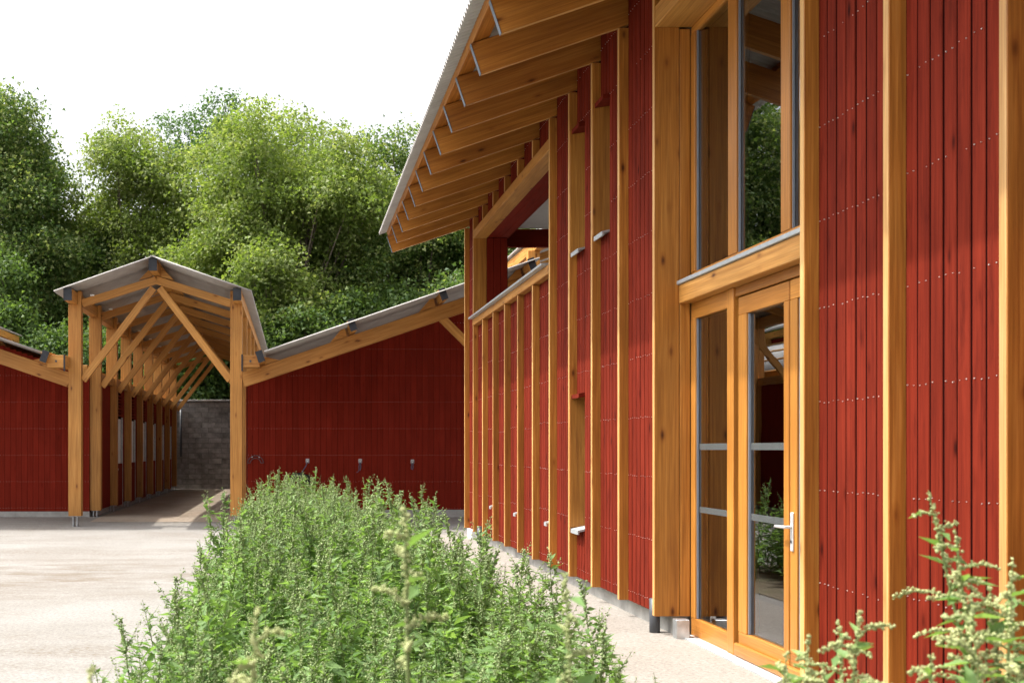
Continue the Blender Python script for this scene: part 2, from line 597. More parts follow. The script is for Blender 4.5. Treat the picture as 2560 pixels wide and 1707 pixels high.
def nail_row(y0, y1, nb, z, skip=()):
    pb = (y0 - y1) / nb
    for i in range(nb):
        if i in skip: continue
        for t in (0.25, 0.75):
            if random.random() < 0.86:
                nails.append((XC, y0 - (i + t) * pb + random.uniform(-.004, .004), z + random.uniform(-.006, .006), random.uniform(0.002, 0.0036)))


def board(y0, y1, z0, z1):
    g = 0.0078
    x = XC + random.uniform(-0.002, 0.002)
    box('board', x, x + 0.02, y1 + g, y0 - g, z0, z1, M_red, hall, c=0.003)


ZT = 5.93
WIN_NEAR = {8: ((0.72, 2.2), (3.8, 5.16)), 9: ((3.8, 5.16),)}       # windows beside the near face of post k
WIN_FAR = {2: ((0.72, 2.2),), 4: ((0.72, 2.2),), 6: ((0.72, 2.2),)}   # windows before the far face of post k+1
for k in range(NP):
    yf = YF(k)
    # posts
    if k in (12, 13):
        pass
    elif 2 <= k <= 6:
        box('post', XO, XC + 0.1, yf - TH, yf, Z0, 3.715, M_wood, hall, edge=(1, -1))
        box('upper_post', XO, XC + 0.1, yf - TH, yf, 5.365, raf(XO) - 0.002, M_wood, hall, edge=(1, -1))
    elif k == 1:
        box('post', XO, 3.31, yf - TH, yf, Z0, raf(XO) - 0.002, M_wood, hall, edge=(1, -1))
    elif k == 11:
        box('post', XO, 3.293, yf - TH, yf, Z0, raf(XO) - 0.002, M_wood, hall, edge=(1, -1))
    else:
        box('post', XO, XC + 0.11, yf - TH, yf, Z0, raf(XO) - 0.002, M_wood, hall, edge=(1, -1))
    # rafters with a metal cap on the outer end
    a = Vector((1.723, yf - TH / 2, 5.2975))
    d = Vector((1, 0, SL)).normalized()
    r = beam('rafter', a, a + d * 6.6, TH, 0.306, M_wood, hall, edge=(2, -1))  # pale underside paints in light bounced off the ground
    beam('end_cap', a - d * 0.006, a - d * 0.0015, TH + 0.012, 0.306, M_cap, r, c=0.001)
    # boards of the bay between post k and post k+1
    if k == NP - 1: break
    y0, y1 = yf - TH, YF(k + 1)
    nb = 8
    pb = (y0 - y1) / nb
    if 11 <= k <= 13:
        if k == 11:
            for i in range(24):
                q0 = YF(11) - TH - i * (YF(11) - TH - YF(14)) / 24
                board(q0, q0 - (YF(11) - TH - YF(14)) / 24, 5.4, ZT)
        continue
    for i in range(nb):
        spans = [(Z0, ZT)]
        if 1 <= k <= 6:
            spans = [(Z0, 3.715), (5.365, ZT)]
        wins = ()
        if k in WIN_NEAR and i < 3: wins = WIN_NEAR[k]
        if k in WIN_FAR and i >= nb - 1: wins = WIN_FAR[k]
        for (w0, w1) in wins:
            new = []
            for (s0, s1) in spans:
                if w0 > s0 and w1 < s1: new += [(s0, w0), (w1, s1)]
                else: new.append((s0, s1))
            spans = new
        for (s0, s1) in spans:
            board(y0 - i * pb, y0 - (i + 1) * pb, s0, s1 + (random.uniform(-.01, .01) if s1 > 5.5 else 0))
    off = random.uniform(-.05, .05)
    for j in range(11):
        z = 0.26 + j * 0.545 + off * (j % 2)
        if 1 <= k <= 6 and 3.7 < z < 5.4: continue
        sk = ()
        if k in WIN_NEAR and any(a_ < z < b_ for a_, b_ in WIN_NEAR[k]): sk = (0, 1, 2)
        if k in WIN_FAR and any(a_ < z < b_ for a_, b_ in WIN_FAR[k]): sk = (7,)
        nail_row(y0, y1, nb, z, sk)
    # windows
    for (lst, near) in ((WIN_NEAR.get(k, ()), True), (WIN_FAR.get(k, ()), False)):
        for (w0, w1) in lst:
            ya, yb = (y0, y0 - 3 * pb) if near else (y1 + pb, y1)
            wf = box('window', 3.27, 3.31, yb + 0.002, ya - 0.002, w0, w1, M_joinery, hall, c=0.002)
            box('pane', 3.262, 3.268, yb + 0.02, ya - 0.02, w0 + 0.04, w1 - 0.04, M_glass, wf, c=0.001)
            # jambs, hood and sill
            jy = (ya - 0.022, ya - 0.002) if near else (yb + 0.002, yb + 0.022)
            box('jamb', XC - 0.084 if near else XC, 3.262, jy[0], jy[1], w0, w1, M_wood, wf)
            ho = 3.10 if near else 3.07
            prism('hood', [(ho, w1 - 0.045), (ho, w1 + 0.0), (3.262, w1 + 0.03), (3.262, w1 - 0.02)], yb + 0.004, ya - 0.024 if near else ya - 0.004, M_red, wf)
            so = 3.09 if near else 3.048
            prism('sill', [(so, w0 - 0.06), (so, w0 - 0.015), (3.262, w0 + 0.022), (3.262, w0 + 0.002), (so + 0.015, w0 - 0.033), (so + 0.015, w0 - 0.06)], yb + 0.003, ya - 0.024 if near else ya - 0.003, M_zinc, wf)

# nail heads
nv, nf = [], []
for (x, y, z, r) in nails:
    b = len(nv)
    for t in range(6):
        nv.append((x - 0.0045, y + r * math.cos(t * math.pi / 3), z + r * math.sin(t * math.pi / 3)))
    for t in range(6):
        nv.append((x + 0.004, y + r * math.cos(t * math.pi / 3), z + r * math.sin(t * math.pi / 3)))
    nf += [(b, b + 1, b + 2, b + 3), (b, b + 3, b + 4, b + 5)]
    nf += [(b + t, b + (t + 1) % 6, b + 6 + (t + 1) % 6, b + 6 + t) for t in range(6)]
tag(obj_np('nail_heads', nv, nf, [M_nail], hall), kind='stuff')

YE = YF(NP - 1) - 0.2             # near end of everything on the hall
YN = 20.95
DH, DL = 9.877, 6.99               # door opening
# dark backing behind the gaps, plinth
for (a, b, z0, z1) in ((YE, DL - 0.06, Z0 + 0.01, 5.9), (DH + 0.03, YF(9) - TH - 0.36, Z0 + 0.01, 5.9), (YF(8) - 0.1, YF(8) - TH, Z0 + .01, 5.9)):
    pass
for k in list(range(0, 11)) + list(range(14, NP - 1)):
    y0, y1 = YF(k) - TH, YF(k + 1)
    if k in WIN_NEAR: y0 -= 3 * (y0 - y1) / 8
    if k in WIN_FAR: y1 += (y0 - y1) / 8
    for (z0, z1) in (((Z0 + .01, 3.715), (5.37, 5.92)) if 1 <= k <= 6 else ((Z0 + .01, 5.92),)):
        box('backing', XC + 0.005, 3.2, y1, y0, z0, z1, M_dark, hall, c=0.001)
    for dct, near in ((WIN_NEAR, 1), (WIN_FAR, 0)):
        if k in dct:
            ya, yb = (YF(k) - TH, y0) if near else (y1, YF(k + 1))
            zs = [Z0 + .01]
            for w in dct[k]: zs += [w[0], w[1]]
            zs.append(3.715 if 1 <= k <= 6 else 5.92)
            for i in range(0, len(zs), 2):
                box('backing', XC + 0.005, 3.2, yb, ya, zs[i], zs[i + 1], M_dark, hall, c=0.001)
box('backing', XC + 0.005, 3.2, YF(14), YF(11) - TH, 5.4, 5.92, M_dark, hall, c=0.001)
box('plinth', 3.255, 3.4, DH + 0.06, 19.5, -0.2, 0.24, M_conc, hall, axis='y')
box('plinth', 3.255, 3.4, YE, DL - 0.06, -0.2, 0.24, M_conc, hall, axis='y')
box('footing', 3.12, 3.32, 20.3, 20.85, -0.2, 0.16, M_white, hall, axis='y')
tube('downpipe_foot', [(3.1, 19.32, -0.05), (3.1, 19.32, 0.3)], 0.045, M_pipe, hall, 14)
tube('downpipe_foot', [(3.13, 10.02, -0.05), (3.13, 10.02, 0.3)], 0.045, M_pipe, hall, 14)
box('steel_shoe', 3.2, 3.312, 9.66, 9.76, -0.02, 0.165, M_steel, hall)
# roof
e0 = (1.53, 5.497)
hx = 8.2
corrugated('roof_sheet', e0, (hx, e0[1] + SL * (hx - e0[0])), YE, YN, M_sheet, hall)
for xc in (1.76, 3.55, 5.4):
    p = Vector((xc, 0, raf(xc) + 0.306 * math.sqrt(1 + SL * SL) + 0.052))
    beam('purlin', (p.x, YE, p.z), (p.x, YN - 0.02, p.z), 0.17, 0.082, M_wood, hall, up=(-SL, 0, 1))
# walls that close the volume
box('end_wall', 3.3, 8.0, 20.86, 20.92, 0.1, 3.8, M_red_barn, hall, axis='x')
box('end_beam', 3.69, 8.0, 20.80, 20.93, 5.24, 5.56, M_red_barn, hall, axis='x')
box('back_wall', 8.0, 8.1, YE, 20.9, 0, 7.6, M_room, hall, axis='y')
box('loggia_floor', 3.3, 8.0, 13.94, 20.85, 2.75, 2.8, M_conc, hall, axis='y')
box('loggia_ceiling', 3.69, 8.0, 13.9, 20.79, 5.565, 5.6, M_white, hall, axis='y')
box('loggia_side', 3.3, 8.0, 13.75, 13.89, 0.1, 5.9, M_red_barn, hall, axis='x')
# loggia opening: lintel, red soffit, reveal, parapet rail
box('lintel', XO, 3.31, YF(7) + 0.002, YF(1) - TH - 0.002, 5.22, 5.36, M_wood2, hall, axis='y')
for i in range(3):
    x = 3.316 + i * 0.12
    box('soffit_board', x, x + 0.114, YF(7) + 0.01, YF(1) - TH - 0.01, 5.235, 5.255, M_red_barn, hall, axis='y')
    box('reveal_board', x, x + 0.114, YF(1) - TH - 0.002, YF(1) - TH + 0.018, 2.85, 5.23, M_red_barn, hall)
box('reveal_backing', 3.316, 3.68, YF(1) - TH + 0.03, YF(1) - 0.0, 2.8, 5.5, M_dark, hall)
box('lining_edge', 3.672, 3.69, 13.95, 20.78, 5.23, 5.56, M_red, hall, axis='y')
box('rail_beam', 3.075, 3.3, YF(7) + 0.004, YF(1) + 0.02, 3.72, 3.835, M_wood2, hall, axis='y')
box('rail_flashing', 3.01, 3.33, YF(7) + 0.12, YF(1) + 0.06, 3.838, 3.87, M_zinc, hall, axis='y')
box('parapet_lining', 3.3, 3.33, 13.95, 19.86, 2.8, 3.83, M_red_barn, hall, axis='y')
# corner edge of the last bay
box('corner_board', XC + 0.02, 3.3, 20.89, 20.925, Z0, 5.9, M_red, hall)

# door and window wall
XG = 3.39
box('jamb_post', 3.297, XG - 0.003, DH - 0.014, DH + 0.05, Z0, 2.985, M_wood, hall)
box('jamb_post', 3.297, XG - 0.003, DH - 0.014, DH + 0.05, 3.045, 5.19, M_wood, hall)
box('door_lintel', 3.29, 3.42, DL + 0.002, DH - 0.012, 2.84, 2.998, M_wood2, hall, axis='y')
box('sill_flashing', 3.27, XG + 0.01, DL + 0.002, DH - 0.008, 3.0, 3.034, M_zinc, hall, axis='y')
box('head_beam', XO + 0.002, 3.5, DL + 0.003, DH - 0.02, 5.2, 5.38, M_wood2, hall, axis='y')
Yx = lambda x: XG * F / (x - 737)
# upper window: frame + panes
upw = box('window', XG, XG + 0.07, DL + 0.01, DH - 0.02, 3.04, 3.10, M_joinery, hall, axis='y')
m_edges = [(Yx(1738), Yx(1821)), (Yx(1842), Yx(1953)), (Yx(1976), DL + 0.08)]
box('frame_head', XG + .001, XG + 0.07, DL + 0.01, DH - 0.02, 5.135, 5.198, M_joinery, upw, axis='y')
for (a, b) in ((DH - 0.02, m_edges[0][0]), (m_edges[0][1], m_edges[1][0]), (m_edges[1][1], m_edges[2][0]), (m_edges[2][1], DL + 0.01)):
    box('mullion', XG - 0.004, XG + 0.07, b, a, 3.101, 5.134, M_joinery, upw)
for (a, b) in m_edges:
    box('pane', XG + 0.03, XG + 0.042, b - 0.004, a + 0.004, 3.095, 5.14, M_glass, upw, c=0.001)
    box('gasket', XG + 0.012, XG + 0.028, a - 0.012, a - 0.001, 3.101, 5.134, M_gasket, upw, c=0.001)
# lower: fixed side light
sl = box('side_light', XG, XG + 0.07, Yx(1821), DH - 0.02, 0.012, 0.16, M_joinery, hall, axis='y')
box('frame_head', XG + .001, XG + 0.07, Yx(1837), DH - 0.02, 2.70, 2.838, M_joinery, sl, axis='y')
box('stile', XG - 0.002, XG + 0.07, Yx(1738), DH - 0.021, 0.161, 2.699, M_joinery, sl)
box('mullion', XG - 0.012, XG + 0.09, Yx(1837), Yx(1821), 0.012, 2.838, M_joinery, sl)
box('pane', XG + 0.03, XG + 0.042, Yx(1821) - .004, Yx(1738) + .004, 0.155, 2.705, M_glass, sl, c=0.001)
box('gasket', XG + 0.012, XG + 0.028, Yx(1738) - 0.012, Yx(1738) - 0.001, 0.161, 2.699, M_gasket, sl, c=0.001)
# head of the doors
box('door_head', XG + .002, XG + 0.09, DL + 0.01, Yx(1837) - .002, 2.765, 2.838, M_joinery, hall, axis='y')


def leaf(ya, yb, sa, sb):
    """glazed door leaf from ya (far) to yb (near) with stiles sa, sb wide"""
    d = box('door_leaf', XG + 0.012, XG + 0.08, yb, ya, 0.015, 0.2, M_joinery, hall, axis='y')
    box('top_rail', XG + 0.012, XG + 0.08, yb, ya, 2.62, 2.755, M_joinery, d, axis='y')
    box('stile', XG + 0.011, XG + 0.081, ya - sa, ya, 0.201, 2.619, M_joinery, d)
    box('stile', XG + 0.011, XG + 0.081, yb, yb + sb, 0.201, 2.619, M_joinery, d)
    box('weather_bar', XG - 0.022, XG + 0.011, yb + 0.004, ya + 0.012, 0.015, 0.115, M_joinery, d, axis='y', c=0.01)
    box('pane', XG + 0.045, XG + 0.057, yb + sb - .004, ya - sa + .004, 0.195, 2.625, M_glass, d, c=0.001)
    box('gasket', XG + 0.026, XG + 0.044, ya - sa - 0.014, ya - sa - 0.001, 0.201, 2.619, M_gasket, d, c=0.001)
    return d


d1 = leaf(Yx(1842), Yx(1968), Yx(1842) - Yx(1862), Yx(1955) - Yx(1968))
d2 = leaf(Yx(1971), DL + 0.06, Yx(1971) - Yx(1988), 0.1)
# safety film
for (par, a, b, xo) in ((sl, Yx(1741), Yx(1823), 0.027), (d1, Yx(1864), Yx(1956), 0.042), (d2, Yx(1990), DL + 0.17, 0.042)):
    for (z0, z1) in ((1.59, 1.642), (1.062, 1.112)):
        box('safety_strip', XG + xo, XG + xo + 0.0015, b, a, z0, z1, M_strip, par, axis='y', c=0.0002)
# handle
hy = (Yx(1972) + Yx(1986)) / 2
hd = box('handle', XG - 0.002, XG + 0.009, hy - 0.02, hy + 0.02, 0.9, 1.165, M_alu, d2, c=0.004)
tube('lever', [(XG - 0.002, hy, 1.065), (XG - 0.05, hy, 1.065), (XG - 0.055, hy + 0.02, 1.065), (XG - 0.055, hy + 0.135, 1.063)], 0.0105, M_alu, hd, 10)
tube('keyhole', [(XG - 0.006, hy, 0.965), (XG - 0.0, hy, 0.965)], 0.011, M_pipe, hd, 10)
box('threshold', XG - 0.03, XG + 0.1, DL + 0.02, DH - 0.03, -0.02, 0.012, M_alu, hall, axis='y')
# room behind the glass
box('room_floor', XG + 0.1, 8.0, 5.5, 11.5, -0.02, 0.004, M_conc, hall, axis='y')
box('room_side', XG + 0.02, 8.0, 11.5, 11.6, 0, 5.9, M_room, hall, axis='x')
box('room_side', XG + 0.02, 8.0, 5.4, 5.5, 0, 5.9, M_room, hall, axis='x')
box('room_lining', 3.42, 3.45, 9.95, 11.5, 0, 5.9, M_room, hall)
box('room_lining', 3.42, 3.45, 5.5, 6.9, 0, 5.9, M_room, hall)
box('room_ceiling', 3.42, 8.0, 5.4, 11.6, 5.6, 5.65, M_room, hall, axis='y')
# drain channel before the door
dr = thing('drain_channel', (3.3, 8.4, 0), 'pale slotted drain channel along the foot of the glazed door', 'drain')
box('channel_edge', 3.27, 3.285, DL - .3, DH - 0.02, -0.05, 0.014, M_zinc, dr, axis='y', c=0.002)
box('channel_edge', 3.345, 3.358, DL - .3, DH - 0.02, -0.05, 0.014, M_zinc, dr, axis='y', c=0.002)
gv = []
for i in range(130):
    y = DL - .28 + i * (DH - DL + 0.2) / 130
    box('grate_bar', 3.286, 3.344, y, y + 0.014, -0.012, 0.011, M_white, dr, axis='x', c=0.002)

# ------------------------------------------------------------------ covered walkway (gabled gallery between the barns)
YP = [23.4 + 2.35 * k for k in range(9)]
YB0, YB1 = 22.75, 43.2
PD = 0.2
walk = thing('covered_walkway', (-2.82, 23.4, ZB), 'open gabled timber walkway on two rows of posts between the red barns', 'walkway')
for k, y in enumerate(YP):
    zf = 0.23 if k == 0 else ZB + 0.14
    for (x0, x1, t0, t1) in ((-4.60, -4.34, -4.412, -4.34), (-1.312, -1.07, -1.312, -1.226)):
        po = box('post', x0, x1, y, y + PD, zf, 4.53, M_wood2, walk)
        box('post_tongue', t0, t1, y + .001, y + PD - .001, 4.53, 4.80, M_wood2, po)
        xm = (x0 + x1) / 2
        for dx in (-0.05, 0.03):
            box('foot_plate', xm + dx, xm + dx + 0.02, y + 0.03, y + PD - 0.03, -0.02 if k == 0 else ZB - 0.02, zf + 0.002, M_steel, po, c=0.002)
        box('foot_plate', xm - 0.08, xm + 0.08, y + 0.02, y + PD - 0.02, zf - 0.012, zf - 0.001, M_steel, po, c=0.002)
    ym = y + 0.1
    ap = (-2.82, 5.03)
    for s in (-1, 1):
        xe = ap[0] + s * 1.515
        beam('rafter', (xe, ym, 4.555), (ap[0] + s * 0.001, ym, 5.03), 0.09, 0.155, M_wood2, walk)
        beam('brace', (ap[0] + s * 1.50, ym, 2.99), (ap[0] + s * 0.06, ym, 4.87), 0.086, 0.14, M_wood2, walk)
        prism('wedge', [(ap[0] + s * 0.085, 5.10), (ap[0] + s * 0.085, 5.31), (ap[0] + s * 0.36, 5.025)], ym - 0.04, ym + 0.04, M_wood2, walk)
    if k % 1 == 0:
        box('fixing', -4.16, -4.08, ym - 0.1, ym - 0.05, 4.70, 4.73, M_white, walk, axis='x', c=0.002)
for (x0, x1, z0, z1) in ((-2.888, -2.729, 5.119, 5.362), (-4.574, -4.415, 4.533, 4.765), (-1.221, -1.062, 4.533, 4.765)):
    b = box('purlin', x0, x1, 22.8, YB1, z0, z1, M_wood2, walk, axis='y')
    box('end_cap', x0 - 0.004, x1 + 0.004, 22.785, 22.8, z0 - 0.004, z1 + 0.01, M_black, b, axis='x', c=0.002)
corrugated('roof_sheet', (-4.76, 4.70), (-2.81, 5.385), YB0, YB1, M_sheet, walk)
corrugated('roof_sheet', (-0.86, 4.70), (-2.81, 5.385), YB0, YB1, M_sheet, walk)
beam('ridge_cap', (-2.81, YB0, 5.405), (-2.81, YB1, 5.405), 0.1, 0.012, M_sheet, walk)
# longitudinal rails over the stable wall
box('wall_plate', -4.56, -4.4, YP[1] + PD, YB1, 3.12, 3.3, M_wood2, walk, axis='y')

# stable front along the left side of the walkway
bayL = -4.5
for k in range(1, 8):
    y0, y1 = YP[k] + PD + 0.01, YP[k + 1] - 0.01
    n = 16
    pb = (y1 - y0) / n
    for i in range(n):
        a = y0 + i * pb
        if k >= 2 and 4 <= i < 12:
            box('wall_board', bayL - 0.02, bayL, a + 0.003, a + pb - 0.003, 3.02, 3.12, M_red_barn, walk, c=0.002)
            continue
        box('wall_board', bayL - 0.02, bayL, a + 0.003, a + pb - 0.003, 0.2, 3.12, M_red_barn, walk, c=0.002)
    box('wall_backing', bayL - 0.05, bayL - 0.03, y0, y1, 0.2, 3.12, M_dark, walk, c=0.001)
    box('wall_plinth', bayL - 0.1, bayL - 0.025, y0, y1, -0.05, 0.2, M_conc, walk, axis='y')
    if k >= 2:
        a, b = y0 + 4 * pb, y0 + 12 * pb
        d = box('stable_door', bayL - 0.01, bayL + 0.03, a, b, 0.16, 1.22, M_red_barn, walk)
        box('door_frame', bayL - 0.005, bayL + 0.04, b - 0.04, b, 0.15, 2.4, M_steel, d, c=0.003)
        box('door_frame', bayL - 0.005, bayL + 0.04, a, a + 0.04, 0.15, 2.4, M_steel, d, c=0.003)
        box('latch', bayL + 0.03, bayL + 0.07, a + 0.02, a + 0.14, 1.06, 1.1, M_steel, d, c=0.003)
        box('white_panel', bayL - 0.028, bayL - 0.012, a + 0.05, b - 0.05, 1.22, 2.36, M_white, walk)
        for i in range(7):
            z = 2.45 + i * 0.08
            beam('louvre_slat', (bayL + 0.02, a, z), (bayL + 0.02, b, z), 0.07, 0.014, M_red_barn, walk, up=(-0.7, 0, 1))

# ------------------------------------------------------------------ the two barns
BW = 25.7                         # front wall
XM = -2.82                        # mirror axis
SB = 0.34


def barn(side, label):
    """side +1: the barn right of the walkway, -1 its mirror image on the left"""
    X = lambda x: XM + side * (x - XM)
    t = thing('stable_barn', (X(2.0), BW, ZB), label, 'building')
    top = lambda x: 3.153 + SB * (x + 1.054)          # top of the rafters
    shz = lambda x: 3.50 + SB * (x + 0.62)            # roof sheet
    xe = 4.8
    # front wall boards
    nb = 47
    pb = 0.126
    nl = []
    for i in range(nb):
        a = -1.06 + i * pb
        zt = shz(a) - 0.10
        xa, xb = sorted((X(a + 0.002), X(a + pb - 0.002)))
        box('wall_board', xa, xb, BW, BW + 0.02, ZB + 0.165 if side > 0 else ZB + 0.125, zt, M_red_barn, t, c=0.0025)
        for j in range(9):
            z = ZB + 0.2 + j * 0.59
            if z < zt - 0.3:
                for q in (0.25, 0.75):
                    nl.append((X(a + q * pb), BW, z + random.uniform(-.004, .004)))
    nv, nf = [], []
    for (x, y, z) in nl:
        b = len(nv)
        r = 0.0037
        for q in range(6):
            nv.append((x + r * math.cos(q * math.pi / 3), y - 0.003, z + r * math.sin(q * math.pi / 3)))
        nf += [(b, b + 1, b + 2, b + 3), (b, b + 3, b + 4, b + 5)]
    tag(obj_np('nail_heads', nv, nf, [M_nail], t), kind='stuff')
    xa, xb = sorted((X(-1.06), X(4.86)))
    prism('wall_backing', [(X(-1.06), 0.1), (X(4.86), 0.1), (X(4.86), shz(4.86) - 0.14), (X(-1.06), shz(-1.06) - 0.14)], BW + 0.022, BW + 0.06, M_dark, t)
    box('plinth', xa, xb, BW + 0.004, BW + 0.2, -0.1, ZB + (0.163 if side > 0 else 0.123), M_conc, t, axis='x')
    # rafters at the front frame and the wall
    for y in (YP[0], BW + 0.1, YP[2], YP[4], YP[6], YP[8]):
        r = beam('rafter', (X(-1.06), y + 0.08, top(-1.06) - 0.16), (X(xe), y + 0.08, top(xe) - 0.16), 0.14, 0.29, M_wood2, t)
    # purlins with black ends and wedges
    dirx = Vector((1 * side, 0, SB)).normalized()
    for px in (-0.685, 1.139, 2.94, 4.70):
        zc = top(px) + 0.145
        b = beam('purlin', (X(px), 22.8, zc), (X(px), YB1, zc), 0.13, 0.225, M_wood2, t, up=(-SB * side, 0, 1))
        beam('end_cap', (X(px), 22.788, zc), (X(px), 22.8, zc), 0.138, 0.233, M_black, b, up=(-SB * side, 0, 1), c=0.002)
        w = -1 if px > 0 else 1
        if px > 0:
            pts = [(X(px - 0.08), top(px - 0.08) + 0.0), (X(px - 0.13), top(px) + 0.2), (X(px - 0.42), top(px - 0.42) + 0.0)]
        else:
            pts = [(X(px + 0.08), top(px + 0.08)), (X(px + 0.05), top(px) + 0.19), (X(px + 0.36), top(px + 0.36))]
        for y in (YP[0], BW + 0.1):
            prism('wedge', pts, y + 0.02, y + 0.14, M_wood2, t)
    a, b = sorted((X(-1.07), X(-0.70)))
    tb = box('tie_block', a + 0.004, b - 0.002, 22.95, 23.4, 3.22, 3.46, M_wood2, t, axis='x')
    tube('bolt', [((a + b) / 2, 22.952, 3.34), ((a + b) / 2, 22.935, 3.34)], 0.022, M_pipe, tb, 10)
    e = X(-1.05)
    box('strap', e - 0.016, e + 0.016, 22.93, 22.949, 3.14, 3.475, M_black, tb, c=0.002)
    box('tie_block', a + 0.01, b - 0.01, BW - 0.3, BW - 0.02, 3.2, 3.44, M_wood2, t, axis='x')
    # roof
    corrugated('roof_sheet', (X(-0.60), shz(-0.60)), (X(4.84), shz(4.84)), YB0, YB1, M_sheet, t)
    # high side: posts and brace
    a, b = sorted((X(4.74), X(4.98)))
    for y in (YP[0], YP[1], YP[2], YP[4], YP[8]):
        box('post', a, b, y, y + PD, ZB + .1, 5.62, M_wood2, t)
    beam('brace', (X(3.0), YP[0] + 0.08, top(3.0) - 0.28), (X(4.74), YP[0] + 0.08, top(3.0) - 2.02), 0.12, 0.16, M_wood2, t)
    a, b = sorted((X(5.0), X(5.02)))
    box('clerestory_board', a, b, BW, YB1, 0.2, 5.6, M_red_barn, t, axis='y')
    # side wall towards the walkway
    if side > 0:
        box('side_wall', -1.09, -1.07, BW + 0.03, YB1, 0.15, 3.0, M_red_barn, t, axis='y')
    else:
        box('back_wall', -10.8, -4.6, YB1 - 0.1, YB1, 0.1, 3.4, M_red_barn, t, axis='x')
    # upper roof beyond the high side
    a, b = sorted((X(4.86), X(5.02)))
    box('upper_plate', a, b, 22.8, YB1 + 0.7, 5.62, 5.86, M_wood2, t, axis='y')
    corrugated('upper_roof_sheet', (X(4.80), 5.90), (X(6.75), 6.585), YB0, YB1 + 0.9, M_sheet, t)
    for y in YP:
        beam('upper_rafter', (X(5.0), y + .1, 5.72), (X(6.75), y + .1, 6.33), 0.09, 0.155, M_wood2, t)
    return t


barnR = barn(1, 'dark red barn right of the walkway, with tie rings on its wall')
barnL = barn(-1, 'dark red boarded barn at the left edge with its roof falling towards the walkway')

# concrete block wall closing the far end
bw = thing('block_wall', (-2.8, 43.4, ZB), 'grey concrete block wall closing the far end of the covered walkway', 'wall')
box('mortar_core', -5.0, -0.8, 43.43, 43.55, 0, 3.36, M_mortar, bw, axis='x', c=0.002)
for j in range(17):
    for i in range(9):
        x = -5.0 + (i - 0.5 * (j % 2)) * 0.5
        xa, xb = max(x, -5.0), min(x + 0.49, -0.8)
        if xb - xa < 0.06: continue
        pr = random.uniform(0, 0.006)
        box('block', xa, xb, 43.42 - pr, 43.5, ZB + j * 0.193, ZB + j * 0.193 + 0.184, M_block, bw, axis='x', c=0.005)
box('coping', -5.02, -0.78, 43.36, 43.6, 3.365, 3.44, M_conc, bw, axis='x', c=0.008)
tag(tube('drain_pipe', [(-4.28, 43.3, 1.3), (-4.28, 43.3, 3.2)], 0.045, M_pipe), 'thin black pipe running up the block wall beside the last post', 'pipe')
gt = thing('leaning_panel', (-1.5, 41.5, ZB), 'dark wooden panel with a steel edge standing by the block wall', 'panel')
for i in range(6):
    box('panel_board', -1.52, -1.48, 41.1 + i * 0.15, 41.243 + i * 0.15, ZB, 1.5, M_wood, gt)
box('panel_edge', -1.535, -1.465, 41.06, 41.1, ZB, 1.56, M_steel, gt)

# tie rings on the right barn
PX = lambda px, Y: (px - 737) * Y / F
PZ = lambda py, Y: 1.6 + (1121 - py) * Y / F
ring_lab = ['steel tie ring holding the black tack, leftmost of three on the red wall',
            'steel tie ring with a frayed rope, middle of three on the red wall',
            'steel tie ring with a short rope, rightmost of three on the red wall']
for i, (px, py) in enumerate(((768.7, 1151.5), (900.3, 1152), (1031, 1153.5))):
    x, z = PX(px, BW), PZ(py, BW)
    t = thing('tie_ring', (x, BW, z), ring_lab[i], 'tie ring', 'tie rings on the barn wall')
    box('plate', x - 0.037, x + 0.037, BW - 0.008, BW - 0.001, z - 0.045, z + 0.045, M_alu, t, c=0.002)
    pts = [(x + 0.026 * math.cos(a), BW - 0.016, z - 0.012 + 0.03 * math.sin(a)) for a in np.linspace(0, 2 * math.pi, 15)]
    tube('ring', pts, 0.006, M_pipe, t, 6, caps=False)
    for (dx, dz) in ((-1, -1), (1, -1), (-1, 1), (1, 1)):
        tube('screw', [(x + dx * 0.027, BW - 0.012, z + dz * 0.034), (x + dx * 0.027, BW - 0.007, z + dz * 0.034)], 0.006, M_pipe, t, 6)
    if i == 0:
        tube('lead', [(x, BW - 0.02, z - 0.03), (x - 0.04, BW - 0.03, z - 0.12), (x - 0.12, BW - 0.05, z - 0.25), (x - 0.13, BW - 0.05, z - 0.3)], 0.009, M_rope, t, 6)
    else:
        L = 0.19 if i == 1 else 0.16
        tube('rope_loop', [(x - 0.004, BW - 0.022, z - 0.03), (x - 0.03, BW - 0.03, z - 0.12), (x - 0.025, BW - 0.03, z - L), (x + 0.0, BW - 0.03, z - L - 0.02), (x + 0.014, BW - 0.03, z - 0.12), (x + 0.006, BW - 0.022, z - 0.03)], 0.008, M_rope, t, 6)
        if i == 1:
            tube('rope_end', [(x - 0.02, BW - 0.03, z - L), (x - 0.05, BW - 0.03, z - L - 0.05), (x - 0.08, BW - 0.03, z - L - 0.06)], 0.006, M_rope, t, 6)
# arched rack
x, z = PX(639, BW), PZ(1150, BW)
t = thing('arched_rack', (x, BW, z), 'dark arched iron rack fixed to the red barn wall beside the walkway post', 'rack')
for nm, r in (('outer_arc', 0.175), ('inner_arc', 0.115)):
    tube(nm, [(x + r * math.cos(a), BW - 0.03, z - 0.06 + r * 0.92 * math.sin(a)) for a in np.linspace(0.0, math.pi, 15)], 0.007, M_pipe, t, 6)
for s in (-1, 1):
    tube('foot_bar', [(x + s * 0.175, BW - 0.03, z - 0.06), (x + s * 0.115, BW - 0.03, z - 0.06)], 0.007, M_pipe, t, 6)
    tube('fixing', [(x + s * 0.08, BW - 0.034, z + 0.07), (x + s * 0.08, BW - 0.001, z + 0.07)], 0.014, M_alu, t, 8)
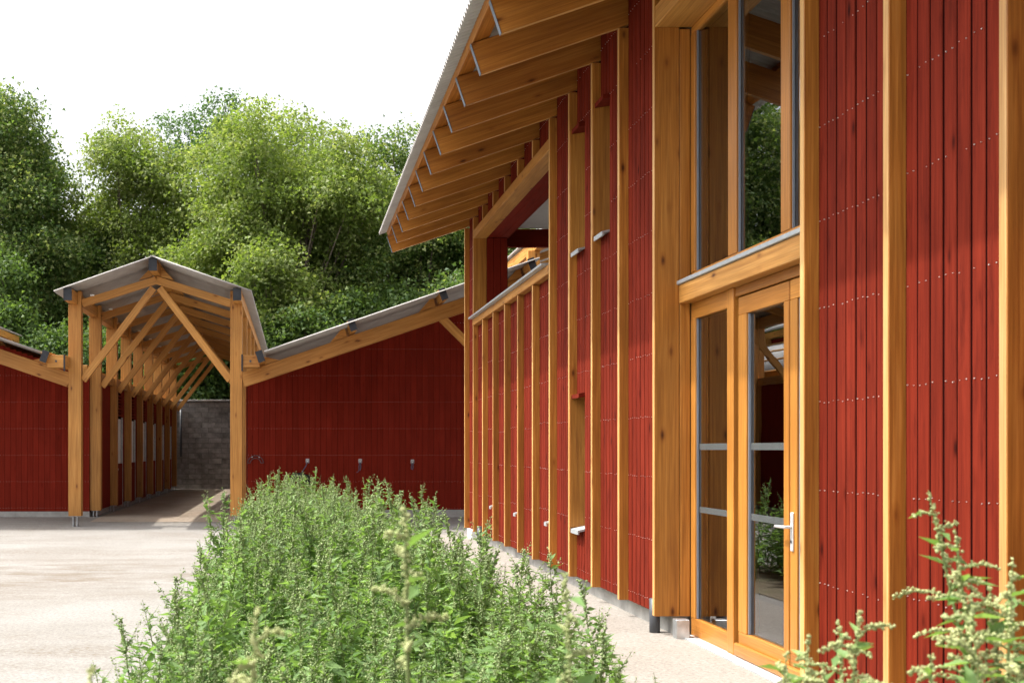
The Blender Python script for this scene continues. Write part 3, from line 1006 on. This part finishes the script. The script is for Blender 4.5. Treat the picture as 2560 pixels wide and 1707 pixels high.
# black tack below the first ring
x, z = PX(750, BW), PZ(1192, BW)
t = thing('riding_tack', (x, BW, z - 0.2), 'black leather tack with pale straps hanging low on the red barn wall', 'tack')
sv = []
tube('saddle_flap', [(x - 0.2, BW - 0.08, z - 0.28), (x - 0.22, BW - 0.12, z - 0.1), (x - 0.13, BW - 0.16, z + 0.02), (x + 0.02, BW - 0.16, z + 0.05), (x + 0.15, BW - 0.14, z + 0.0), (x + 0.2, BW - 0.1, z - 0.2)], [0.05, 0.08, 0.075, 0.06, 0.075, 0.05], M_leather, t, 12)
tube('cantle', [(x - 0.17, BW - 0.1, z + 0.0), (x - 0.14, BW - 0.12, z + 0.07), (x - 0.08, BW - 0.12, z + 0.075)], [0.03, 0.045, 0.03], M_leather, t, 10)
for q in range(3):
    tube('strap', [(x - 0.16, BW - 0.19, z - 0.02 - q * .01), (x - 0.27, BW - 0.18, z - 0.1), (x - 0.36 - q * 0.03, BW - 0.15, z - 0.24 - q * .03)], 0.008, (M_leather, M_white, M_leather)[q], t, 6)

# ------------------------------------------------------------------ trees
def unit(n):
    v = RNG.normal(size=(n, 3))
    return v / np.linalg.norm(v, axis=1, keepdims=True)


def quads_from(cent, size, nrm, aspect=0.62):
    """one leaf-sized triangle per centre"""
    n = len(cent)
    a = np.cross(nrm, unit(n))
    a /= np.linalg.norm(a, axis=1, keepdims=True) + 1e-9
    b = np.cross(nrm, a)
    s = size[:, None]
    s = s * 1.28
    V = np.stack([cent - a * s, cent + b * s * aspect + a * s * 0.35, cent + a * s * 0.25 - b * s * aspect], 1).reshape(-1, 3)
    return V, np.arange(3 * n).reshape(-1, 3)


def tree(name, x, y, h, rad, label, mats, blossom=0.25, lobes=26, per=26, leaves=42, z_low=0.18, size=0.1, tip=0.0, sparse=1.0, trunk_r=0.28, cat='tree', group='trees behind the barns', spread=0.36):
    t = thing(name, (x, y, ZB), label, cat, group)
    zc, rz = h * (z_low + 1) / 2, h * (1 - z_low) / 2
    V, Fc = [], []
    tr = [(x + random.uniform(-.2, .2) * q, y + random.uniform(-.2, .2) * q, ZB - 0.2 + h * 0.86 * q / 5) for q in range(6)]
    rr = [trunk_r * (1 - 0.16 * q) for q in range(6)]
    TV, TF = tube_arrays(tr, rr, 8)
    cents = []
    for i in range(lobes):
        u = unit(1)[0]
        u[2] = u[2] * 0.95 + 0.08
        f = 0.28 + 0.62 * random.random() ** 0.6
        w = 1.0
        zrel = u[2] * f
        if tip and zrel > 0: w = 1 - tip * zrel
        c = np.array([x + u[0] * rad * f * w, y + u[1] * rad * f * w, ZB + zc + zrel * rz])
        cents.append(c)
        # limb
        q = min(0.95, max(0.12, (c[2] - ZB - 0.16 * h) / (h * 0.86)))
        k = min(4, int(q * 4.4)); k = max(0, k - 1)
        p0 = Vector(tr[k + 0]).lerp(Vector(tr[k + 1]), 0.7)
        p1 = Vector(c)
        mid = p0.lerp(p1, 0.5) + Vector((0, 0, -0.04 * (p1 - p0).length))
        a, b = tube_arrays([p0, mid, p1], [rr[k + 1] * 0.4, 0.055, 0.02], 5)
        o = len(TV)
        TV += a
        TF += [tuple(v + o for v in f_) for f_ in b]
    obj_np('trunk', TV, TF, [mats[2]], t, smooth=True)
    C, S, N, MI = [], [], [], []
    lobe_r = rad * 1.25 / (lobes ** (1 / 3))
    for c in cents:
        lr = lobe_r * random.uniform(0.75, 1.3)
        n = int(per * sparse)
        d = unit(n)
        d[:, 2] = np.abs(d[:, 2]) * 1.1 - 0.35
        cl = c + d * lr * (0.35 + 0.65 * RNG.random((n, 1)) ** 0.5) * np.array([1.05, 1.05, 1.0])
        m = int(leaves * 1.8)
        pos = np.repeat(cl, m, 0) + RNG.normal(size=(n * m, 3)) * np.array([spread, spread, spread * 0.75])
        nr = unit(n * m) * 0.75 + np.array([0, 0, 0.55]) + np.repeat(d, m, 0) * 0.35
        nr /= np.linalg.norm(nr, axis=1, keepdims=True)
        C.append(pos); N.append(nr)
        S.append(size * 0.8 * (0.6 + 0.8 * RNG.random(n * m)))
        bl = (np.repeat(RNG.random(n), m) < blossom * 1.6) & (RNG.random(n * m) < 0.5)
        MI.append(bl.astype(np.int32))
    V, Fc = quads_from(np.concatenate(C), np.concatenate(S), np.concatenate(N))
    tag(obj_np('crown', V, Fc, mats[:2], t, np.concatenate(MI)), kind='stuff')
    return t


A, Bm, Cm = (M_leafA, M_blos, M_bark), (M_leafB, M_blos, M_bark), (M_leafC, M_leafC, M_bark)
TX = lambda px, Y: (px - 737) * Y / F
TH_ = lambda py, Y: 1.6 + (1121 - py) * Y / F
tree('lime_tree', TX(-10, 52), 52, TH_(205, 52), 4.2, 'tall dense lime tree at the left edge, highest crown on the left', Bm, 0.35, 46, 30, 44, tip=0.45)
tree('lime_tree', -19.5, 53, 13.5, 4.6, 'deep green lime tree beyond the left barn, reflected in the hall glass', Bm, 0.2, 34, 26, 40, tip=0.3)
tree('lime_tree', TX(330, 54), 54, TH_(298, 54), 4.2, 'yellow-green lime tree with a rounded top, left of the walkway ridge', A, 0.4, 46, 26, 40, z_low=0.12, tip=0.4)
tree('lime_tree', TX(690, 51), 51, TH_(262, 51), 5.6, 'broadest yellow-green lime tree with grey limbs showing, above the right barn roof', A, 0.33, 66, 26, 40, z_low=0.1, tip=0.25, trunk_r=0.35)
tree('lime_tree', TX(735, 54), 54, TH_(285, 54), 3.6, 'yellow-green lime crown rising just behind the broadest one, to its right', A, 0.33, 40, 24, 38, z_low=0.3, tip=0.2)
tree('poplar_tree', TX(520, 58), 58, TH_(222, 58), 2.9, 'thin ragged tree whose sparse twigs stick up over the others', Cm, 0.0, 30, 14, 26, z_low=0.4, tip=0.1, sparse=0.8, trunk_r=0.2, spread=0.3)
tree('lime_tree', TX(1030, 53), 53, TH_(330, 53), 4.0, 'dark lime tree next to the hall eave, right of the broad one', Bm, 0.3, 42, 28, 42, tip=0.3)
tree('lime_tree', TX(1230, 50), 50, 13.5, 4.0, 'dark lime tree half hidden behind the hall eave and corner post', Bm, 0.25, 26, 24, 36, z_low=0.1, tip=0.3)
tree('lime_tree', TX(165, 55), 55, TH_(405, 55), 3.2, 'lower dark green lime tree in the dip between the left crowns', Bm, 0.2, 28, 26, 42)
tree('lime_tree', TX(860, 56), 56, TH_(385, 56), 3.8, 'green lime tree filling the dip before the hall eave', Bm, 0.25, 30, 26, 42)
for i, (px, Y, h, r, lab) in enumerate(((60, 47.5, 9.5, 3.0, 'dark bushy tree low behind the left barn roof'),
                                        (290, 48, 8.5, 2.8, 'dark bushy tree low behind the walkway roof'),
                                        (520, 47.5, 8.0, 2.6, 'dark bushy tree seen under the walkway roof and over the block wall'),
                                        (760, 47.5, 9.0, 3.0, 'dark bushy tree low behind the right barn roof'),
                                        (1000, 48, 9.0, 3.0, 'dark bushy tree low between right barn roof and hall'),
                                        (1230, 47, 9.0, 3.0, 'dark bushy tree just left of the hall corner post'))):
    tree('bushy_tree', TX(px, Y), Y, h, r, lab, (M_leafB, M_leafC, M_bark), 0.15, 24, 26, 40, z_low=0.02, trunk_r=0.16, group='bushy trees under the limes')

# ------------------------------------------------------------------ weeds
LEAF = np.array([[0, 0, 0], [0.4, 0.19, 0.07], [1, 0, -0.14], [0.4, -0.19, 0.07]])
LEAF_F = np.array([[0, 2, 1], [0, 3, 2]])
TET = np.array([[1, 1, 1], [1, -1, -1], [-1, 1, -1], [-1, -1, 1]]) / 1.7
TET_F = np.array([[0, 1, 2], [0, 3, 1], [0, 2, 3], [1, 3, 2]])
OCT = np.array([[1, 0, 0], [-1, 0, 0], [0, 1, 0], [0, -1, 0], [0, 0, 1], [0, 0, -1]]) * 1.15
OCT_F = np.array([[0, 2, 4], [2, 1, 4], [1, 3, 4], [3, 0, 4], [2, 0, 5], [1, 2, 5], [3, 1, 5], [0, 3, 5]])


def stamp(T, TF, pos, ax, up, size):
    """copies of template T at pos, x along ax, z towards up"""
    pos, ax, up, size = map(np.asarray, (pos, ax, up, size))
    ax = ax / (np.linalg.norm(ax, axis=1, keepdims=True) + 1e-9)
    y = np.cross(up, ax)
    y /= np.linalg.norm(y, axis=1, keepdims=True) + 1e-9
    z = np.cross(ax, y)
    V = pos[:, None, :] + size[:, None, None] * (T[None, :, 0:1] * ax[:, None, :] + T[None, :, 1:2] * y[:, None, :] + T[None, :, 2:3] * z[:, None, :])
    Fc = TF[None] + (np.arange(len(pos)) * len(T))[:, None, None]
    return V.reshape(-1, 3), Fc.reshape(-1, 3)


def weed(h, rng, near=False, spread=1.0, leafy=1.0, flower=1.0):
    """goosefoot-like plant; returns three (V, F) pairs: stem, leaves, flowers"""
    SV, SF = [], []

    def add_tube(pts, rad, n):
        a, b = tube_arrays(pts, rad, n)
        o = len(SV)
        SV.extend(a)
        for q in b:
            SF.append((q[0] + o, q[1] + o, q[2] + o))
            SF.append((q[0] + o, q[2] + o, q[3] + o))

    lean = rng.normal(size=2) * 0.06
    stem = lambda s: np.array([lean[0] * h * s * s, lean[1] * h * s * s, h * s])
    add_tube([stem(s) for s in (0, .25, .5, .75, 1)], [.0055 * h, .005 * h, .004 * h, .0028 * h, .001], 5 if near else 3)
    lp, la, ls, fp, fs = [], [], [], [], []
    nbr = 30 if near else int(9 + 7 * h)
    ang = rng.random() * 6.28
    for i in range(nbr):
        s = 0.3 + 0.69 * i / nbr if near else 0.10 + 0.88 * i / nbr
        ang += 2.4 + rng.normal() * 0.3
        if near:
            L = spread * (0.04 + 0.38 * (1 - s) ** 0.75) * (0.65 + 0.6 * rng.random())
            el = 0.75 + rng.normal() * 0.15
        else:
            L = h * spread * (0.30 * (1 - s) ** 0.8 + 0.04) * (0.7 + 0.6 * rng.random())
            el = 0.8 + 0.4 * s + rng.normal() * 0.12
        d = np.array([math.cos(ang) * math.cos(el), math.sin(ang) * math.cos(el), math.sin(el)])
        p0 = stem(s)
        bend = np.array([0, 0, L * (-0.55 if near else 0.1)])
        br = lambda q: p0 + d * L * q + bend * q * q
        add_tube([br(0), br(.35), br(.7), br(1)] if near else [br(0), br(1)], [.0017 * h, .0013 * h, .001 * h, .0006] if near else [.0016 * h, .0006], 4 if near else 3)
        nl = max(1, int((2 + 26 * L) * leafy))
        for j in range(nl):
            q = (j + rng.random() * 0.8) / nl * (0.95 if s < 0.55 else 0.45)
            a2 = rng.random() * 6.28
            u = np.array([math.cos(a2), math.sin(a2), rng.uniform(-0.6, 0.6)])
            lp.append(br(q)); la.append(u + d * 0.5)
            ls.append((0.075 + 0.055 * rng.random()) * (1.2 - 0.8 * s) * (0.7 + .3 * h))
        # flower clusters in tight spikes along the upper branches
        if near:
            nf = int(L / 0.0025 * flower)
            for j in range(nf):
                q = 0.12 + 0.88 * (j // 4 + 0.5 + rng.normal() * 0.15) / (nf / 4)
                fp.append(br(min(q, 1.0)) + rng.normal(size=3) * 0.0028)
                fs.append(0.0031 * (0.7 + 0.6 * rng.random()))
        elif s > 0.5:
            nf = int((8 + 120 * L * (0.2 + s)) * flower)
            for j in range(nf):
                q = 0.35 + 0.65 * (j + rng.random()) / nf if s < 0.8 else 0.1 + 0.9 * (j + rng.random()) / nf
                fp.append(br(q) + rng.normal(size=3) * 0.006)
                fs.append(0.0056 * (0.6 + 0.8 * rng.random()) * (1.15 - 0.35 * q))
    for j in range(int((90 if near else 44) * flower)):
        q = 0.86 + 0.14 * rng.random()
        fp.append(stem(q) + rng.normal(size=3) * (0.004 if near else 0.007) * (1.7 - q))
        fs.append((0.0028 if near else 0.006) * (0.6 + 0.8 * rng.random()))
    n = len(lp)
    up = np.tile([0, 0, 1.0], (n, 1)) + rng.normal(size=(n, 3)) * 0.35
    lv = stamp(LEAF, LEAF_F, lp, la, up, ls)
    m = len(fp)
    fv = stamp(OCT if near else TET, OCT_F if near else TET_F, fp, rng.normal(size=(m, 3)), rng.normal(size=(m, 3)), fs)
    return (np.array(SV), np.array(SF)), lv, fv


protos = [weed(1.0, np.random.default_rng(100 + i), False, 0.9 + 0.03 * i, leafy=1.0 + 0.1 * (i % 3), flower=(0.15, 0.4, 0.75, 1.15)[i % 4]) for i in range(9)]
PV = [np.concatenate([p[0] for p in pr]) for pr in protos]
PF, PM = [], []
for pr in protos:
    o, fs, ms = 0, [], []
    for mi, (v, f) in enumerate(pr):
        fs.append(f + o); ms.append(np.full(len(f), mi)); o += len(v)
    PF.append(np.concatenate(fs)); PM.append(np.concatenate(ms))

VV, FF, MM, off = [], [], [], 0


def put(i, x, y, h, rot, wid=1.0):
    global off
    v = PV[i]
    c, s = math.cos(rot), math.sin(rot)
    w = h ** 0.6 * wid
    VV.append(np.stack([(v[:, 0] * c - v[:, 1] * s) * w + x, (v[:, 0] * s + v[:, 1] * c) * w + y, v[:, 2] * h + 0.0], 1))
    FF.append(PF[i] + off); MM.append(PM[i]); off += len(v)


wr = random.Random(5)
cnt = 0
xl = lambda y: -0.54 - 0.045 * max(0, 10 - y) + 0.1 * math.sin(y * 1.3) + 0.06 * math.sin(y * 3.1)
for _ in range(4200):
    y = 2.3 + 13.2 * wr.random() ** 1.0
    xr = 1.8 - 0.07 * max(0, y - 4.5)
    x = wr.uniform(-1.2, xr)
    if x < xl(y): continue
    ed = min(1.0, (x - xl(y)) / 0.6 + 0.62)             # lower towards the left edge
    er = min(1.0, max(0.45, (xr - x) / 0.5))
    keep = 1.0 if x < xr - 0.65 else max(0.16, 0.85 - (x - xr + 0.65) * 1.1)
    keep *= 0.36 if y > 8 else 0.50 if y > 4.5 else 0.7
    if wr.random() > keep: continue
    hmax = 1.17
    if y < 6: hmax = 0.72 + (y - 2.3) * 0.105
    if x > 0.75 and y < 4.0: hmax = min(hmax, 0.66)
    h = hmax * ed * er * (wr.uniform(0.55, 0.88) if wr.random() < 0.72 else wr.uniform(0.9, 1.14))
    put(wr.choice((3, 7, 2, 6)) if h > 0.85 * hmax else wr.choice((0, 1, 4, 5, 8, 2) if y < 8 else (1, 2, 3, 6, 5, 7)), x, y, max(0.3, h), wr.random() * 6.28)
    cnt += 1
o = obj_np('weed_bed', np.concatenate(VV), np.concatenate(FF), [M_weeds, M_weed, M_weedf], None, np.concatenate(MM))
tag(o, 'dense green mass of tall flowering weeds filling the bed before the camera', 'weeds', kind='stuff')


# single plants one can point at: (px of tip, py of tip, distance, width, label)
singles = [
    (1012, 1262, 1.7, 0.8, 'tall blurred weed spike in the middle of the foreground', True),
    (640, 1520, 1.4, 0.8, 'short blurred weed tip low in the foreground, left of the tall spike', True),
    (228, 1660, 1.4, 0.7, 'small blurred weed tip at the bottom left on the pale yard', True),
    (1062, 1212, 11.2, 1.0, 'tallest slender weed at the far right shoulder of the bed before the red barn', False),
    (990, 1238, 12.2, 0.9, 'second slender weed left of the tallest one at the bed shoulder', False),
    (1160, 1372, 5.6, 0.6, 'thin weed standing before the gravel path left of the hall plinth', False),
    (1290, 1410, 5.2, 0.6, 'thin pale weed before the gravel path, right of another thin one', False),
    (1415, 1430, 1.9, 0.6, 'blurred pale weed with a drooping tip overlapping the hall plinth', True),
    (1515, 1560, 4.2, 0.6, 'leafy weed leaning out over the gravel path, rightmost of the bed', False),
    (2322, 1225, 2.35, 0.9, 'tall beaded weed spike in front of the red boards at the lower right', True),
    (2530, 1395, 2.2, 0.9, 'beaded weed at the right edge before the last post', True),
    (2020, 1590, 2.1, 0.55, 'small yellow-green weed tip before the foot of the glazed door', True),
    (2150, 1530, 2.05, 1.0, 'low beaded weed between the door post and the tall spike', True),
    (2430, 1490, 1.95, 1.0, 'low bushy weed in the bottom right corner beside the tall spike', True),
    (865, 1188, 14.2, 0.9, 'tall seed spike on the far crest of the bed, right of centre', False),
    (790, 1166, 14.8, 0.9, 'highest seed spike on the far crest of the bed', False),
    (962, 1195, 14.0, 0.9, 'bushy seed spike at the right end of the far crest', False),
    (655, 1205, 14.3, 0.8, 'seed spike near the left end of the far crest beside the barn post', False),
]
extra = {9: 3, 10: 4, 11: 1, 12: 5, 13: 5}
for i, (px, py, Y, wd, lab, near) in enumerate(singles):
    h = PZ(py, Y)
    x = PX(px, Y)
    rg = np.random.default_rng(300 + i)
    st, lv, fl = weed(h, rg, near, wd, leafy=0.15 if near else 0.9, flower=1.0 if near else 1.2)
    n0 = len(st[0])
    for q in range(extra.get(i, 0)):
        h2 = h * rg.uniform(0.86, 0.97)
        o2 = np.array([rg.uniform(-0.16, 0.16), rg.uniform(-0.12, 0.12), 0])
        parts = weed(h2, rg, near, wd, leafy=0.15, flower=1.0)
        st, lv, fl = [(np.concatenate([a[0], b[0] + o2]), np.concatenate([a[1], b[1] + len(a[0])])) for a, b in zip((st, lv, fl), parts)]
    tipx = st[0][:n0, 2].argmax()
    dx, dy = st[0][tipx, 0], st[0][tipx, 1]
    t = thing('weed_plant', (x - dx, Y - dy, 0), lab, 'weed', 'weeds standing out from the bed')
    P = np.array([x - dx, Y - dy, 0])
    obj_np('stem', st[0] + P, st[1], [M_weeds], t)
    tag(obj_np('foliage', lv[0] + P, lv[1], [M_weed], t), kind='stuff')
    tag(obj_np('flower_spikes', fl[0] + P, fl[1], [M_weedn if near else M_weedf], t, smooth=near), kind='stuff')
